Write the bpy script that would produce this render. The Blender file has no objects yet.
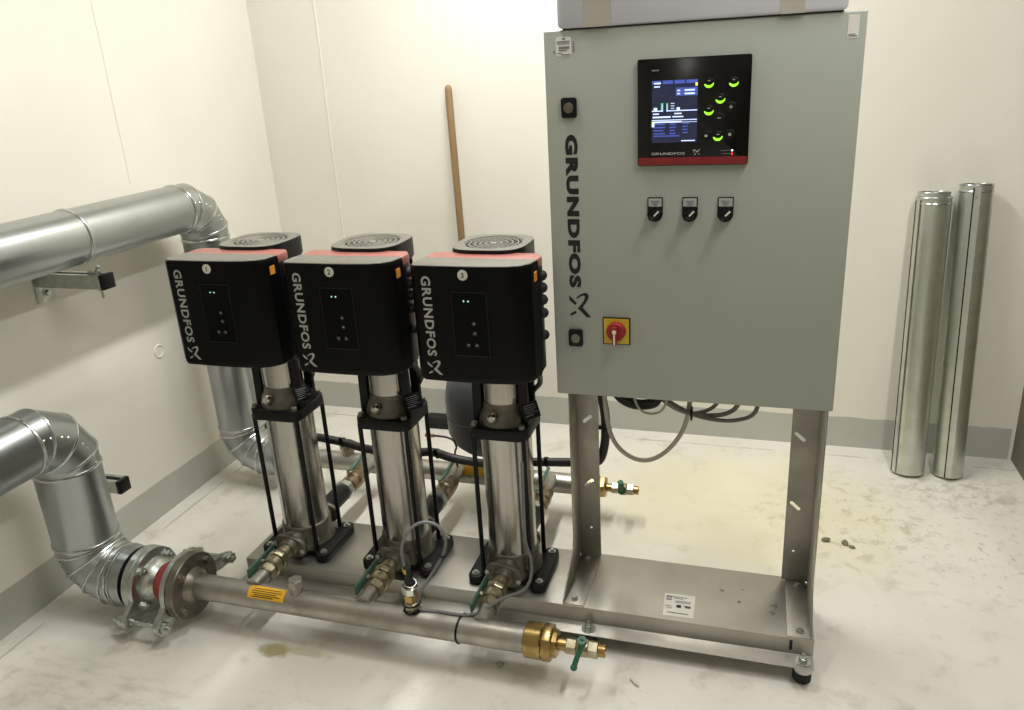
import bpy, bmesh, math, random
from mathutils import Vector, Matrix
from mathutils.geometry import tessellate_polygon
random.seed(7)
C = bpy.context.scene.collection
PI = math.pi
sc = bpy.context.scene

# ------------------------------------------------------------------ camera
cam_d = bpy.data.cameras.new('camera')
cam = bpy.data.objects.new('camera', cam_d); C.objects.link(cam)
def cam_axes(pitch, roll, yaw):
    cz, sz, cp, sp = math.cos(yaw), math.sin(yaw), math.cos(pitch), math.sin(pitch)
    fwd = Vector((-sz*cp, cz*cp, -sp)); rt = Vector((cz, sz, 0)); up = rt.cross(fwd)
    c, s = math.cos(roll), math.sin(roll)
    return c*rt + s*up, -s*rt + c*up, fwd
r_, u_, f_ = cam_axes(0.3365, -0.0544, 0.3030)
cam.matrix_world = Matrix(((r_.x, u_.x, -f_.x, 0.4264), (r_.y, u_.y, -f_.y, -1.6183), (r_.z, u_.z, -f_.z, 1.4229), (0, 0, 0, 1)))
cam_d.sensor_width = 36; cam_d.lens = 777.74/1024*36
cam_d.shift_x = (512-521.84)/1024; cam_d.shift_y = (339.3-355)/1024
cam_d.clip_start = 0.02
sc.camera = cam

# ------------------------------------------------------------------ world, exposure
w = bpy.data.worlds.new('world'); sc.world = w; w.use_nodes = True
w.node_tree.nodes['Background'].inputs[0].default_value = (1, .95, .85, 1)
w.node_tree.nodes['Background'].inputs[1].default_value = 0.02
vs = sc.view_settings
vs.view_transform = 'Standard'; vs.look = 'None'; vs.gamma = 1; vs.use_curve_mapping = False
vs.exposure = 0.0
# lamps: (x, y, length along y, watts)
CEIL = 2.65
LAMPS = [(-0.32, 0.36, 1.40, 42.0), (0.98, -0.50, 1.30, 27.0), (-0.32, -3.4, 1.30, 5.0)]  # last one is an added fill lamp, unseen behind the camera
LAMP_COL = (1.0, 0.992, 0.955)
for lx, ly, ln, pw in LAMPS:
    L = bpy.data.lights.new('lamp_light', 'AREA'); L.shape = 'RECTANGLE'; L.size = .09; L.size_y = ln
    L.energy = pw; L.color = LAMP_COL
    o = bpy.data.objects.new('lamp_light', L); C.objects.link(o); o.location = (lx, ly, CEIL-.115)

# ------------------------------------------------------------------ materials
def lin(c):
    if isinstance(c, str):
        c = [int(c[i:i+2], 16)/255 for i in (0, 2, 4)]
    return tuple(x/12.92 if x <= .04045 else ((x+.055)/1.055)**2.4 for x in c)+(1,)
M = {}
def mat(name, col, rough=.5, metal=0, col2=None, scale=20, bump=0, bscale=60, stretch=(1,1,1), emit=None, estr=1, rvar=0, spec=.5, lo=.35, hi=.65, detail=4, coat=0):
    m = bpy.data.materials.new(name); m.use_nodes = True
    nt = m.node_tree; N = nt.nodes; b = N['Principled BSDF']
    b.inputs['Base Color'].default_value = lin(col); b.inputs['Roughness'].default_value = rough
    b.inputs['Metallic'].default_value = metal; b.inputs['Specular IOR Level'].default_value = spec
    b.inputs['Coat Weight'].default_value = coat
    tc = N.new('ShaderNodeTexCoord'); mp = N.new('ShaderNodeMapping'); mp.inputs['Scale'].default_value = stretch
    nt.links.new(tc.outputs['Object'], mp.inputs['Vector'])
    if col2 or rvar:
        nz = N.new('ShaderNodeTexNoise'); nz.inputs['Scale'].default_value = scale; nz.inputs['Detail'].default_value = detail
        nt.links.new(mp.outputs['Vector'], nz.inputs['Vector'])
        if col2:
            cr = N.new('ShaderNodeValToRGB'); cr.color_ramp.elements[0].color = lin(col); cr.color_ramp.elements[1].color = lin(col2)
            cr.color_ramp.elements[0].position = lo; cr.color_ramp.elements[1].position = hi
            nt.links.new(nz.outputs['Fac'], cr.inputs['Fac']); nt.links.new(cr.outputs['Color'], b.inputs['Base Color'])
        if rvar:
            mr = N.new('ShaderNodeMapRange'); mr.inputs['From Min'].default_value = .3; mr.inputs['From Max'].default_value = .7
            mr.inputs['To Min'].default_value = max(.03, rough-rvar); mr.inputs['To Max'].default_value = rough+rvar
            nt.links.new(nz.outputs['Fac'], mr.inputs['Value']); nt.links.new(mr.outputs['Result'], b.inputs['Roughness'])
    if bump:
        n2 = N.new('ShaderNodeTexNoise'); n2.inputs['Scale'].default_value = bscale; n2.inputs['Detail'].default_value = 5
        nt.links.new(mp.outputs['Vector'], n2.inputs['Vector'])
        bp = N.new('ShaderNodeBump'); bp.inputs['Strength'].default_value = bump; bp.inputs['Distance'].default_value = .004
        nt.links.new(n2.outputs['Fac'], bp.inputs['Height']); nt.links.new(bp.outputs['Normal'], b.inputs['Normal'])
    if emit:
        b.inputs['Emission Color'].default_value = lin(emit); b.inputs['Emission Strength'].default_value = estr
    M[name] = m; return m
mat('wall_paint', 'e2dfd3', .75, col2='e8e5db', scale=1.6, bump=.12, bscale=26, spec=.3)
mat('band_paint', 'b4b4ac', .6, col2='bbbbb2', scale=5, bump=.1, bscale=30)
mat('ceiling_paint', 'e8e4d8', .8, col2='ece8de', scale=3)
mat('right_wall_shade', '6d685a', .7, col2='767061', scale=4)  # shade on the right wall, put into a darker colour
mat('galvanised', 'b4b7b8', .30, 1, col2='aaaeaf', scale=5, rvar=.02, bump=.02, bscale=3)
mat('galvanised_bead', 'd0d2d1', .22, 1, col2='c2c5c4', scale=30)
mat('galvanised_dull', 'd8dbd4', .38, 1, col2='c9ccc5', scale=18, rvar=.06)
mat('zinc_plate', 'c6cac4', .33, 1, col2='b2b6b0', scale=40, rvar=.08)
mat('stainless', 'bbb9b3', .24, 1, col2='aeaca5', scale=30, stretch=(1, 1, .06), rvar=.06)
mat('stainless_sheet', 'c0beb7', .42, 1, col2='aaa79f', scale=4, rvar=.08, bump=.03, bscale=70, lo=.4, hi=.75)
mat('stainless_dull', 'aeaba3', .45, 1, col2='9c9990', scale=8, rvar=.08)
mat('pipe_steel', 'b8b5ae', .44, 1, col2='a19e96', scale=14, rvar=.1, bump=.06, bscale=60)
mat('flange_steel', '8f8a7e', .4, .9, col2='7b766a', scale=30, rvar=.08, bump=.05, bscale=90)
mat('grille_grey', '807e75', .5, 0, col2='88867d', scale=60)
mat('cast_bronze', '837e72', .5, .75, col2='6d685d', scale=30, bump=.2, bscale=120)
mat('black_iron', '101011', .5, 0, col2='171718', scale=50, bump=.15, bscale=200, spec=.25)
mat('black_plastic', '08080a', .38, 0, col2='0c0c0d', scale=60, spec=.25)
mat('black_top', '060606', .36, 0, col2='080808', scale=60, spec=.14)
mat('top_sheen_grey', '67655e', .38, 0, col2='6e6c65', scale=60, spec=.5)  # grey sheen on the black plastic tops, put into the colour
mat('black_gloss', '040405', .18, 0, col2='060607', scale=50)
mat('display_black', '040405', .3, 0, col2='060607', scale=50, spec=.12)
mat('outline_grey', '202022', .4, 0, col2='242426', scale=50, spec=.3)
mat('black_rubber', '121212', .7, 0, col2='1a1a1a', scale=60)
mat('tank_paint', '3c3e42', .45, 0, col2='434548', scale=10)
mat('red_body', '985c55', .35, 0, col2='a0625b', scale=30, spec=.6)
mat('red_rubber', '9c3a36', .6, 0, col2='a84440', scale=30)
mat('red_strip', '7a1c20', .4, 0, col2='821f23', scale=30)
mat('red_dial', '8c1c1c', .4, 0, col2='962422', scale=30)
mat('yellow_plate', 'c4a626', .5, 0, col2='caac2c', scale=30)
mat('yellow_label', 'e0a818', .5, 0, col2='e6b022', scale=30)
mat('orange_label', 'c8791a', .5, 0, col2='d4861f', scale=30)
mat('dark_ink', '3a2c10', .6, 0, col2='33270e', scale=30)
mat('grey_ink', '808086', .6, 0, col2='78787e', scale=30)
mat('black_ink', '0c0c0c', .6, 0, col2='101010', scale=30)
mat('silver_ink', 'a9a9a6', .45, .0, col2='b2b2ae', scale=30)
mat('cabinet_paint', 'a1a59c', .42, 0, col2='a5a9a0', scale=2, bump=.05, bscale=300)
mat('white_label', 'e2e0d6', .55, 0, col2='dad8ce', scale=60)
mat('box_plastic', 'c0bfc6', .6, 0, col2='c6c5cc', scale=5)
mat('tape', 'a8a49a', .3, 0, col2='aea99f', scale=8)
mat('brass', 'b69c66', .3, 1, col2='a18858', scale=30, rvar=.08)
mat('brass_pale', 'b7ae96', .34, 1, col2='a09780', scale=40, rvar=.1)
mat('valve_bronze', 'a2937a', .38, .9, col2='8a7d66', scale=40, rvar=.1)
mat('chrome', 'd8d6d0', .15, 1, col2='cfcdc6', scale=30)
mat('green_lever', '21573f', .45, 0, col2='2a6348', scale=30)
mat('green_dull', '4b6a5a', .5, 0, col2='557464', scale=40)
mat('wood', '8f7450', .6, 0, col2='7d6442', scale=20, stretch=(1, 1, .05))
mat('grey_cable', 'b3b0a3', .55, 0, col2='bab7aa', scale=30)
mat('dark_grey_cable', '6f6c61', .55, 0, col2='77736a', scale=30)
mat('grey_hose', '6d6d6c', .5, 0, col2='757574', scale=30)
mat('black_cable', '1c1714', .5, 0, col2='231d19', scale=30)
mat('pebble', '8d8669', .8, 0, col2='6d674f', scale=60)
mat('lamp_white', 'f0f0ee', .5, 0, col2='e8e8e6', scale=10)
mat('screen_glass', '1a1e2c', .25, 0, col2='1c2030', scale=20, emit='2c3250', estr=.5)
mat('screen_white', 'c8d8ff', .5, 0, col2='d0e0ff', scale=20, emit='c4d4ff', estr=1.0)
mat('screen_blue', '3c4ca0', .5, 0, col2='4454a8', scale=20, emit='4a5cb8', estr=.6)
mat('screen_green', '50c080', .5, 0, col2='58c888', scale=20, emit='58c888', estr=.8)
mat('screen_yellow', 'd8d850', .5, 0, col2='e0e060', scale=20, emit='e0e060', estr=.9)
mat('button_glow', '90e030', .5, 0, col2='98e838', scale=20, emit='8be820', estr=1.3)
mat('led_white', 'ffffff', .5, 0, col2='f8f8f8', scale=20, emit='fff8e8', estr=2)
mat('led_red', 'ff3020', .5, 0, col2='f82818', scale=20, emit='ff3020', estr=2)
mat('led_green', 'b8ffd8', .5, 0, col2='b0f8d0', scale=20, emit='b8ffd8', estr=.7)

def floor_material():
    m = bpy.data.materials.new('floor_concrete'); m.use_nodes = True
    nt = m.node_tree; N = nt.nodes; Lk = nt.links.new; b = N['Principled BSDF']
    tc = N.new('ShaderNodeTexCoord'); P = tc.outputs['Object']
    def noise(s, d=5, rough=.55, off=(0, 0, 0), st=(1, 1, 1)):
        mp = N.new('ShaderNodeMapping'); mp.inputs['Location'].default_value = off; mp.inputs['Scale'].default_value = st
        Lk(P, mp.inputs['Vector']); n = N.new('ShaderNodeTexNoise'); n.inputs['Scale'].default_value = s
        n.inputs['Detail'].default_value = d; n.inputs['Roughness'].default_value = rough; Lk(mp.outputs['Vector'], n.inputs['Vector']); return n.outputs['Fac']
    def ramp(f, lo, hi, a=0., c=1.):
        r = N.new('ShaderNodeMapRange'); r.inputs['From Min'].default_value = lo; r.inputs['From Max'].default_value = hi
        r.inputs['To Min'].default_value = a; r.inputs['To Max'].default_value = c; r.interpolation_type = 'SMOOTHSTEP'
        Lk(f, r.inputs['Value']); return r.outputs['Result']
    def mix(fac, A, Bc):
        x = N.new('ShaderNodeMix'); x.data_type = 'RGBA'
        if isinstance(fac, float): x.inputs['Factor'].default_value = fac
        else: Lk(fac, x.inputs['Factor'])
        for k, v in ((6, A), (7, Bc)):
            if isinstance(v, str): x.inputs[k].default_value = lin(v)
            else: Lk(v, x.inputs[k])
        return x.outputs[2]
    def mul(a, c):
        x = N.new('ShaderNodeMath'); x.operation = 'MULTIPLY'; Lk(a, x.inputs[0])
        if isinstance(c, float): x.inputs[1].default_value = c
        else: Lk(c, x.inputs[1])
        return x.outputs[0]
    def blob(cx, cy, rx, ry, soft=.45, ns=14):
        mp = N.new('ShaderNodeMapping'); mp.vector_type = 'POINT'
        mp.inputs['Location'].default_value = (-cx/rx, -cy/ry, 0); mp.inputs['Scale'].default_value = (1/rx, 1/ry, 0)
        Lk(P, mp.inputs['Vector']); ln = N.new('ShaderNodeVectorMath'); ln.operation = 'LENGTH'; Lk(mp.outputs['Vector'], ln.inputs[0])
        ad = N.new('ShaderNodeMath'); ad.operation = 'MULTIPLY_ADD'; Lk(noise(ns), ad.inputs[0]); ad.inputs[1].default_value = 1.1; Lk(ln.outputs['Value'], ad.inputs[2])
        return ramp(ad.outputs[0], 1.55-soft, 1.55+soft*.5, 1., 0.)
    col = mix(ramp(noise(2.2), .35, .65), 'dcd9d0', 'e5e2d9')
    col = mix(mul(ramp(noise(9, 6, .65, (3, 1, 0)), .52, .72), .5), col, 'b6b09c')
    col = mix(mul(ramp(noise(30, 6, .7, (1, 7, 0)), .6, .75), .45), col, 'a49d88')
    # yellowish worn zone behind the stand and on the right
    col = mix(mul(blob(.42, .75, .55, .42, .5, 5), .55), col, 'ddd3ac')
    col = mix(mul(blob(.75, .72, .30, .30, .5, 9), mul(ramp(noise(22, 6, .7, (5, 5, 0)), .5, .62), .45)), col, 'a99f7c')
    col = mix(mul(blob(1.12, .98, .22, .14, .5, 12), mul(ramp(noise(26, 6, .7, (2, 5, 0)), .45, .62), .5)), col, '9c9580')
    col = mix(mul(blob(1.15, .62, .3, .34, .6, 8), mul(ramp(noise(30, 6, .7, (9, 5, 0)), .55, .66), .4)), col, '8f8a74')
    # brown spill in front of the manifold, dirt by the left wall
    col = mix(mul(blob(-.745, -.218, .045, .028, .4, 40), .8), col, '9a8c52')
    col = mix(mul(blob(-.66, -.205, .075, .018, .5, 30), .55), col, 'a89c6c')
    col = mix(mul(blob(-1.28, .75, .22, .3, .6, 7), mul(ramp(noise(16, 6, .7, (4, 2, 0)), .42, .6), .5)), col, '9c9887')
    col = mix(mul(blob(-1.1, -.45, .35, .1, .6, 9), mul(ramp(noise(14, 6, .6, (4, 8, 0), (1, 3, 1)), .42, .68), .3)), col, '9a9685')
    # joint where the floor coating stops short of the walls
    sx = N.new('ShaderNodeSeparateXYZ'); Lk(P, sx.inputs['Vector'])
    def line(s, c, wd):
        a = N.new('ShaderNodeMath'); a.operation = 'SUBTRACT'; Lk(s, a.inputs[0]); a.inputs[1].default_value = c
        d = N.new('ShaderNodeMath'); d.operation = 'ABSOLUTE'; Lk(a.outputs[0], d.inputs[0])
        return mul(ramp(d.outputs[0], 0., wd, 1., 0.), ramp(noise(9, 4, .5, (c, 3, 0)), .4, .6))
    col = mix(mul(line(sx.outputs['Y'], 1.175, .007), .6), col, '8a8270')
    col = mix(mul(line(sx.outputs['X'], -1.462, .007), .6), col, '8a8472')
    Lk(col, b.inputs['Base Color'])
    Lk(ramp(noise(6, 4), .3, .7, .36, .58), b.inputs['Roughness'])
    bp = N.new('ShaderNodeBump'); bp.inputs['Strength'].default_value = .25; bp.inputs['Distance'].default_value = .003
    Lk(noise(18, 6, .6), bp.inputs['Height']); Lk(bp.outputs['Normal'], b.inputs['Normal'])
    b.inputs['Specular IOR Level'].default_value = .4
    M['floor'] = m
floor_material()

# ------------------------------------------------------------------ mesh builder
def frame(d, ref=None):
    d = Vector(d).normalized(); ref = Vector(ref) if ref is not None else (Vector((0, 0, 1)) if abs(d.z) < .9 else Vector((1, 0, 0)))
    u = (ref - d*ref.dot(d)).normalized(); return d, u, d.cross(u)
class B:
    def __init__(s): s.v = []; s.f = []
    def add(s, vs, fs):
        k = len(s.v); s.v += [Vector(v) for v in vs]; s.f += [tuple(i+k for i in f) for f in fs]; return s
    def box(s, x0, x1, y0, y1, z0, z1):
        return s.add([(x, y, z) for z in (z0, z1) for y in (y0, y1) for x in (x0, x1)],
                     [(0, 2, 3, 1), (4, 5, 7, 6), (0, 1, 5, 4), (2, 6, 7, 3), (0, 4, 6, 2), (1, 3, 7, 5)])
    def lathe(s, o, d, prof, n=24, closed=False, ref=None):
        d, u, v = frame(d, ref); o = Vector(o); vs = []; fs = []
        for t, r in prof:
            for k in range(n):
                a = 2*PI*k/n; vs.append(o + d*t + (u*math.cos(a)+v*math.sin(a))*r)
        m = len(prof)
        for i in range(m if closed else m-1):
            j = (i+1) % m
            for k in range(n):
                fs.append((i*n+k, i*n+(k+1) % n, j*n+(k+1) % n, j*n+k))
        if not closed:
            if prof[0][1] > 0: fs.append(tuple(range(n))[::-1])
            if prof[-1][1] > 0: fs.append(tuple(range((m-1)*n, m*n)))
        return s.add(vs, fs)
    def cyl(s, p0, p1, r0, r1=None, n=24, ref=None):
        p0, p1 = Vector(p0), Vector(p1); L = (p1-p0).length
        return s.lathe(p0, p1-p0, [(0, r0), (L, r0 if r1 is None else r1)], n, ref=ref)
    def rod(s, p0, p1, r, c=None, n=24, ref=None):      # cylinder with chamfered ends
        p0, p1 = Vector(p0), Vector(p1); L = (p1-p0).length; c = c or r*.15
        return s.lathe(p0, p1-p0, [(0, r-c), (c, r), (L-c, r), (L, r-c)], n, ref=ref)
    def tube(s, pts, r, n=10, smooth=6, cap=True):
        pts = [Vector(p) for p in pts]
        if smooth > 1 and len(pts) > 2:
            q = []
            for i in range(len(pts)-1):
                a, b_, c, d = pts[max(i-1, 0)], pts[i], pts[i+1], pts[min(i+2, len(pts)-1)]
                for k in range(smooth):
                    t = k/smooth
                    q.append(.5*((2*b_)+(c-a)*t+(2*a-5*b_+4*c-d)*t*t+(3*b_-a-3*c+d)*t**3))
            pts = q+[pts[-1]]
        m = len(pts); vs = []; fs = []; u = None
        for i, p in enumerate(pts):
            d = (pts[min(i+1, m-1)]-pts[max(i-1, 0)]).normalized()
            if u is None: _, u, v = frame(d)
            else: u = (u-d*u.dot(d)).normalized(); v = d.cross(u)
            for k in range(n):
                a = 2*PI*k/n; vs.append(p+(u*math.cos(a)+v*math.sin(a))*r)
        for i in range(m-1):
            for k in range(n): fs.append((i*n+k, i*n+(k+1) % n, (i+1)*n+(k+1) % n, (i+1)*n+k))
        if cap: fs += [tuple(range(n))[::-1], tuple(range((m-1)*n, m*n))]
        return s.add(vs, fs)
    def ring(s, o, d, R, r, n=32, k=8, sq=1.):
        return s.lathe(o, d, [(r*sq*math.sin(2*PI*i/k), R+r*math.cos(2*PI*i/k)) for i in range(k)], n, closed=True)
    def prism(s, poly, o, ux, uy, uz, dep, taper=None):
        o, ux, uy, uz = Vector(o), Vector(ux), Vector(uy), Vector(uz); n = len(poly)
        vs = [o+ux*a+uy*b_ for a, b_ in poly]+[o+ux*a+uy*b_+uz*dep for a, b_ in (taper or poly)]
        fs = [tuple(range(n))[::-1], tuple(range(n, 2*n))]+[(i, (i+1) % n, n+(i+1) % n, n+i) for i in range(n)]
        return s.add(vs, fs)
    def plate(s, outer, holes, o, ux, uy, uz, dep):
        o, ux, uy, uz = Vector(o), Vector(ux), Vector(uy), Vector(uz)
        loops = [outer]+holes; flat = [p for l in loops for p in l]; n = len(flat)
        tri = tessellate_polygon([[Vector((a, b_, 0)) for a, b_ in l] for l in loops])
        vs = [o+ux*a+uy*b_ for a, b_ in flat]+[o+ux*a+uy*b_+uz*dep for a, b_ in flat]
        fs = [tuple(t)[::-1] for t in tri]+[tuple(i+n for i in t) for t in tri]
        k = 0
        for l in loops:
            m = len(l)
            for i in range(m): fs.append((k+i, k+(i+1) % m, n+k+(i+1) % m, n+k+i))
            k += m
        return s.add(vs, fs)
    def sphere(s, o, r, n=16, sz=1.):
        m = n//2
        return s.lathe((o[0], o[1], o[2]), (0, 0, 1), [(-r*sz*math.cos(PI*i/m), r*math.sin(PI*i/m)) for i in range(m+1)], n)
    def build(s, name, m, parent=None, bevel=0, sharp=35, segs=2):
        me = bpy.data.meshes.new(name)
        org = Vector((0, 0, 0)); p = parent
        while p is not None: org += p.location; p = p.parent
        bm = bmesh.new(); bv = [bm.verts.new(v-org) for v in s.v]
        for f in s.f:
            try: bm.faces.new([bv[i] for i in f])
            except ValueError: pass
        bmesh.ops.remove_doubles(bm, verts=bm.verts, dist=1e-6)
        bmesh.ops.recalc_face_normals(bm, faces=bm.faces)
        if bevel:
            es = [e for e in bm.edges if len(e.link_faces) == 2 and e.calc_face_angle(0) > math.radians(30)]
            bmesh.ops.bevel(bm, geom=es, offset=bevel, segments=segs, profile=.5, affect='EDGES', clamp_overlap=True)
        bm.to_mesh(me); bm.free()
        me.shade_smooth(); me.set_sharp_from_angle(angle=math.radians(sharp))
        me.materials.append(M[m])
        o = bpy.data.objects.new(name, me); C.objects.link(o)
        if parent is not None: o.parent = parent
        return o
def tag(o, label, cat, group=None):
    o['label'] = label; o['category'] = cat
    if group: o['group'] = group
    return o
def thing(name, loc, label, cat, group=None):
    o = bpy.data.objects.new(name, None); C.objects.link(o); o.location = loc; o.empty_display_size = .05
    return tag(o, label, cat, group)
def struct(o): o['kind'] = 'structure'; return o
def stuff(o): o['kind'] = 'stuff'; return o
def rrect(x0, x1, y0, y1, r, n=4):
    out = []
    for cx, cy, a0 in ((x1-r, y1-r, 0), (x0+r, y1-r, 90), (x0+r, y0+r, 180), (x1-r, y0+r, 270)):
        for i in range(n+1):
            a = math.radians(a0+90*i/n); out.append((cx+r*math.cos(a), cy+r*math.sin(a)))
    return out
def slot(cx, cy, L, wd, ang, n=5):
    ca, sa = math.cos(ang), math.sin(ang); h = L/2-wd/2; out = []
    for sx, a0 in ((1, -90), (-1, 90)):
        for i in range(n+1):
            a = math.radians(a0+180*i/n); px, py = sx*h+wd/2*math.cos(a), wd/2*math.sin(a)
            out.append((cx+px*ca-py*sa, cy+px*sa+py*ca))
    return out
def circle(cx, cy, r, n=12): return [(cx+r*math.cos(2*PI*i/n), cy+r*math.sin(2*PI*i/n)) for i in range(n)]
def text(s, height, o, ux, uy, m, name, parent, length=None, bold=.0, dep=.0006, align='LEFT', spc=1.04):
    cu = bpy.data.curves.new(name, 'FONT'); cu.body = s; cu.size = 1; cu.offset = bold; cu.resolution_u = 3
    cu.align_x = 'LEFT'; cu.space_character = spc
    t = bpy.data.objects.new('tmp', cu); C.objects.link(t)
    bpy.context.view_layer.update()
    me = bpy.data.meshes.new_from_object(t.evaluated_get(bpy.context.evaluated_depsgraph_get()))
    bpy.data.objects.remove(t); bpy.data.curves.remove(cu)
    xs = [v.co.x for v in me.vertices]; ys = [v.co.y for v in me.vertices]
    x0, y0 = min(xs), min(ys); W, H = max(xs)-x0, max(ys)-y0
    sy = height/H; sx = (length/W) if length else sy
    off = -W*sx/2 if align == 'CENTER' else 0
    ux, uy = Vector(ux), Vector(uy); uz = ux.cross(uy)
    b = B(); vs = [Vector(o)+ux*((v.co.x-x0)*sx+off)+uy*((v.co.y-y0)*sy) for v in me.vertices]
    b.add([v+uz*dep for v in vs], [tuple(p.vertices) for p in me.polygons])
    bpy.data.meshes.remove(me)
    return b.build(name, m, parent)
# star-shaped emblem of crossed strokes, drawn as on the door (x right, y down, unit box), rotated to upright by the frame given
EMBLEM = [
    [(.02, .10), (.36, .42), (.28, .50), (.03, .30)],
    [(.05, .86), (.28, .72), (.36, .80), (.06, .95)],
    [(.34, .20), (.52, .07), (.70, .0), (.83, .01), (.90, .10), (.88, .24), (.76, .42), (.62, .58), (1.0, .97), (.80, .97), (.40, .63), (.50, .52), (.64, .36), (.73, .20), (.72, .12), (.64, .11), (.50, .17), (.38, .25)],
]
def emblem(o, ux, uy, wd, ht, m, name, parent, dep=.0006):
    b = B(); ux, uy = Vector(ux), Vector(uy); uz = ux.cross(-uy)
    for poly in EMBLEM:
        pts = [Vector(o)+ux*(a*wd)+uy*(c*ht)+uz*dep for a, c in poly]
        tri = tessellate_polygon([pts]); b.add(pts, [tuple(t) for t in tri])
    return b.build(name, m, parent)
def bars(rects, o, ux, uy, m, name, parent, dep=.0005):   # flat print: list of (x0,x1,y0,y1)
    ux, uy = Vector(ux), Vector(uy); uz = ux.cross(uy); b = B()
    for x0, x1, y0, y1 in rects: b.prism([(x0, y0), (x1, y0), (x1, y1), (x0, y1)], o, ux, uy, uz, dep)
    return stuff(b.build(name, m, parent))
X, Y, Z = Vector((1, 0, 0)), Vector((0, 1, 0)), Vector((0, 0, 1))
def hexbolt(p, d, r, h, name, m, parent, washer=True, stud=0):
    b = B(); d = Vector(d).normalized(); p = Vector(p)
    if washer: b.cyl(p-d*.0003, p+d*.0018, r*1.55, n=18)
    b.lathe(p+d*.0016, d, [(0, r), (h-.001, r), (h, r*.85)], 6)
    if stud: b.cyl(p, p+d*(h+stud), r*.52, n=10)
    return b.build(name, m, parent)

# ------------------------------------------------------------------ room
XL, XR, YB, YF = -1.525, 1.345, 1.255, -4.6
struct(B().box(XL-.1, XR+.1, YF-.1, YB+.1, -.08, 0).build('floor', 'floor'))
struct(B().box(XL-.1, XR+.1, YB, YB+.1, 0, CEIL).build('wall_back', 'wall_paint'))
struct(B().box(XL-.1, XL, YF, YB, 0, CEIL).build('wall_left', 'wall_paint'))
struct(B().box(XR, XR+.1, YF, YB, 0, CEIL).build('wall_right', 'right_wall_shade'))
struct(B().box(XL-.1, XR+.1, YF-.1, YF, 0, CEIL).build('wall_front', 'wall_paint'))
struct(B().box(XL-.1, XR+.1, YF-.1, YB+.1, CEIL, CEIL+.1).build('ceiling', 'ceiling_paint'))
def wavy(L, n, h, amp):
    return [(0, 0), (L, 0)]+[(L-L*i/n, h+random.uniform(-amp, amp)) for i in range(n+1)]
struct(B().prism(wavy(XR-.012-XL, 90, .122, .0022), (XL, YB, 0), X, Z, -Y, .0015).build('baseboard_back', 'band_paint'))
struct(B().prism(wavy(YB-YF, 120, .126, .0022), (XL, YF, 0), Y, Z, X, .0015).build('baseboard_left', 'band_paint'))
b = B()
b.tube([(-1.229+.0012*math.sin(i*1.7), YB-.0004, .124+i*.168) for i in range(16)], .0032, 6, 2)
struct(b.build('trim_1', 'wall_paint'))
b = B(); b.tube([(XL+.0002, .465+.001*math.sin(i*2.1), 1.13+i*.1) for i in range(15)], .0022, 6, 2)
struct(b.build('trim_2', 'wall_paint'))
b = B(); b.ring((XL+.0005, .432, .564), X, .021, .0035, 24, 6); b.cyl((XL, .432, .564), (XL+.001, .432, .564), .02, n=20)
tag(b.build('wall_plug', 'wall_paint'), 'small round plastered plug ring on left wall beside the first pump', 'plug')

for i, (lx, ly, ln, pw) in enumerate(LAMPS):
    t = thing('ceiling_lamp', (lx, ly, CEIL), ['long white ceiling strip lamp above the pumps', 'long white ceiling strip lamp right of the cabinet', 'added unseen fill lamp on the ceiling, far in front of the pumps'][i], 'lamp', 'ceiling strip lamps')
    B().box(lx-.06, lx+.06, ly-ln/2-.03, ly+ln/2+.03, CEIL-.07, CEIL).build('housing', 'lamp_white', t, .006)
    B().box(lx-.05, lx+.05, ly-ln/2-.01, ly+ln/2+.01, CEIL-.085, CEIL-.07).build('diffuser', 'lamp_white', t, .004)

# ------------------------------------------------------------------ base frame (skid)
ZS = .0968; SX0, SX1, SY0, SY1 = -.972, .606, .010, .250
t = thing('base_frame', (-.18, .13, 0), 'long stainless steel base frame under the three pumps and the cabinet stand', 'frame')
th = .003; fz = .050
prof = [(SY0-.045, fz), (SY0-.045, fz-th), (SY0+th, fz-th), (SY0+th, ZS-th), (SY1-th, ZS-th), (SY1-th, fz-th), (SY1+.045, fz-th), (SY1+.045, fz), (SY1, fz), (SY1, ZS), (SY0, ZS), (SY0, fz)]
B().prism(prof, (SX0, 0, 0), Y, Z, X, SX1-SX0).build('deck', 'stainless_sheet', t, .0012)
for k, fx in enumerate((-.90, -.42, .062, .582)):
    for fy in (SY0-.022, SY1+.022):
        f = B().lathe((fx, fy, 0), Z, [(0, .019), (.004, .022), (.040, .022), (.0468, .018)], 24).build('foot', 'black_rubber', t)
        b = B(); b.cyl((fx, fy, fz), (fx, fy, fz+.0022), .018, n=24); b.lathe((fx, fy, fz+.0022), Z, [(0, .0095), (.009, .0095), (.010, .008)], 6); b.lathe((fx, fy, fz), Z, [(0, .0058), (.02, .0058), (.024, .003)], 12)
        b.build('foot_bolt', 'zinc_plate', f)
b = B(); b.lathe((.582, SY0-.044, fz-th), Z, [(0, .021), (th, .021)], 24); b.build('foot_tab', 'stainless_sheet', t)
B().box(.5505, .5575, SY0-.0006, SY0+.002, .062, .090).build('slot_mark', 'black_ink', t)
lb = B().prism([(.242, .113), (.320, .115), (.322, .027), (.246, .024)], (0, 0, ZS+.0002), X, Y, Z, .0006).build('type_label', 'white_label', t)
bars([(.262, .300, .100, .103), (.266, .290, .094, .0965), (.272, .312, .084, .087), (.272, .310, .079, .081), (.247, .262, .086, .092), (.247, .262, .096, .104), (.294, .312, .066, .071), (.255, .308, .0365, .040), (.247, .264, .062, .0645), (.252, .266, .055, .057)], (0, 0, ZS+.0008), X, Y, 'grey_ink', 'print', lb)
bars([(.276, .288, .060, .071), (.298, .312, .062, .067)], (0, 0, ZS+.0009), X, Y, 'black_ink', 'print', lb)
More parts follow.
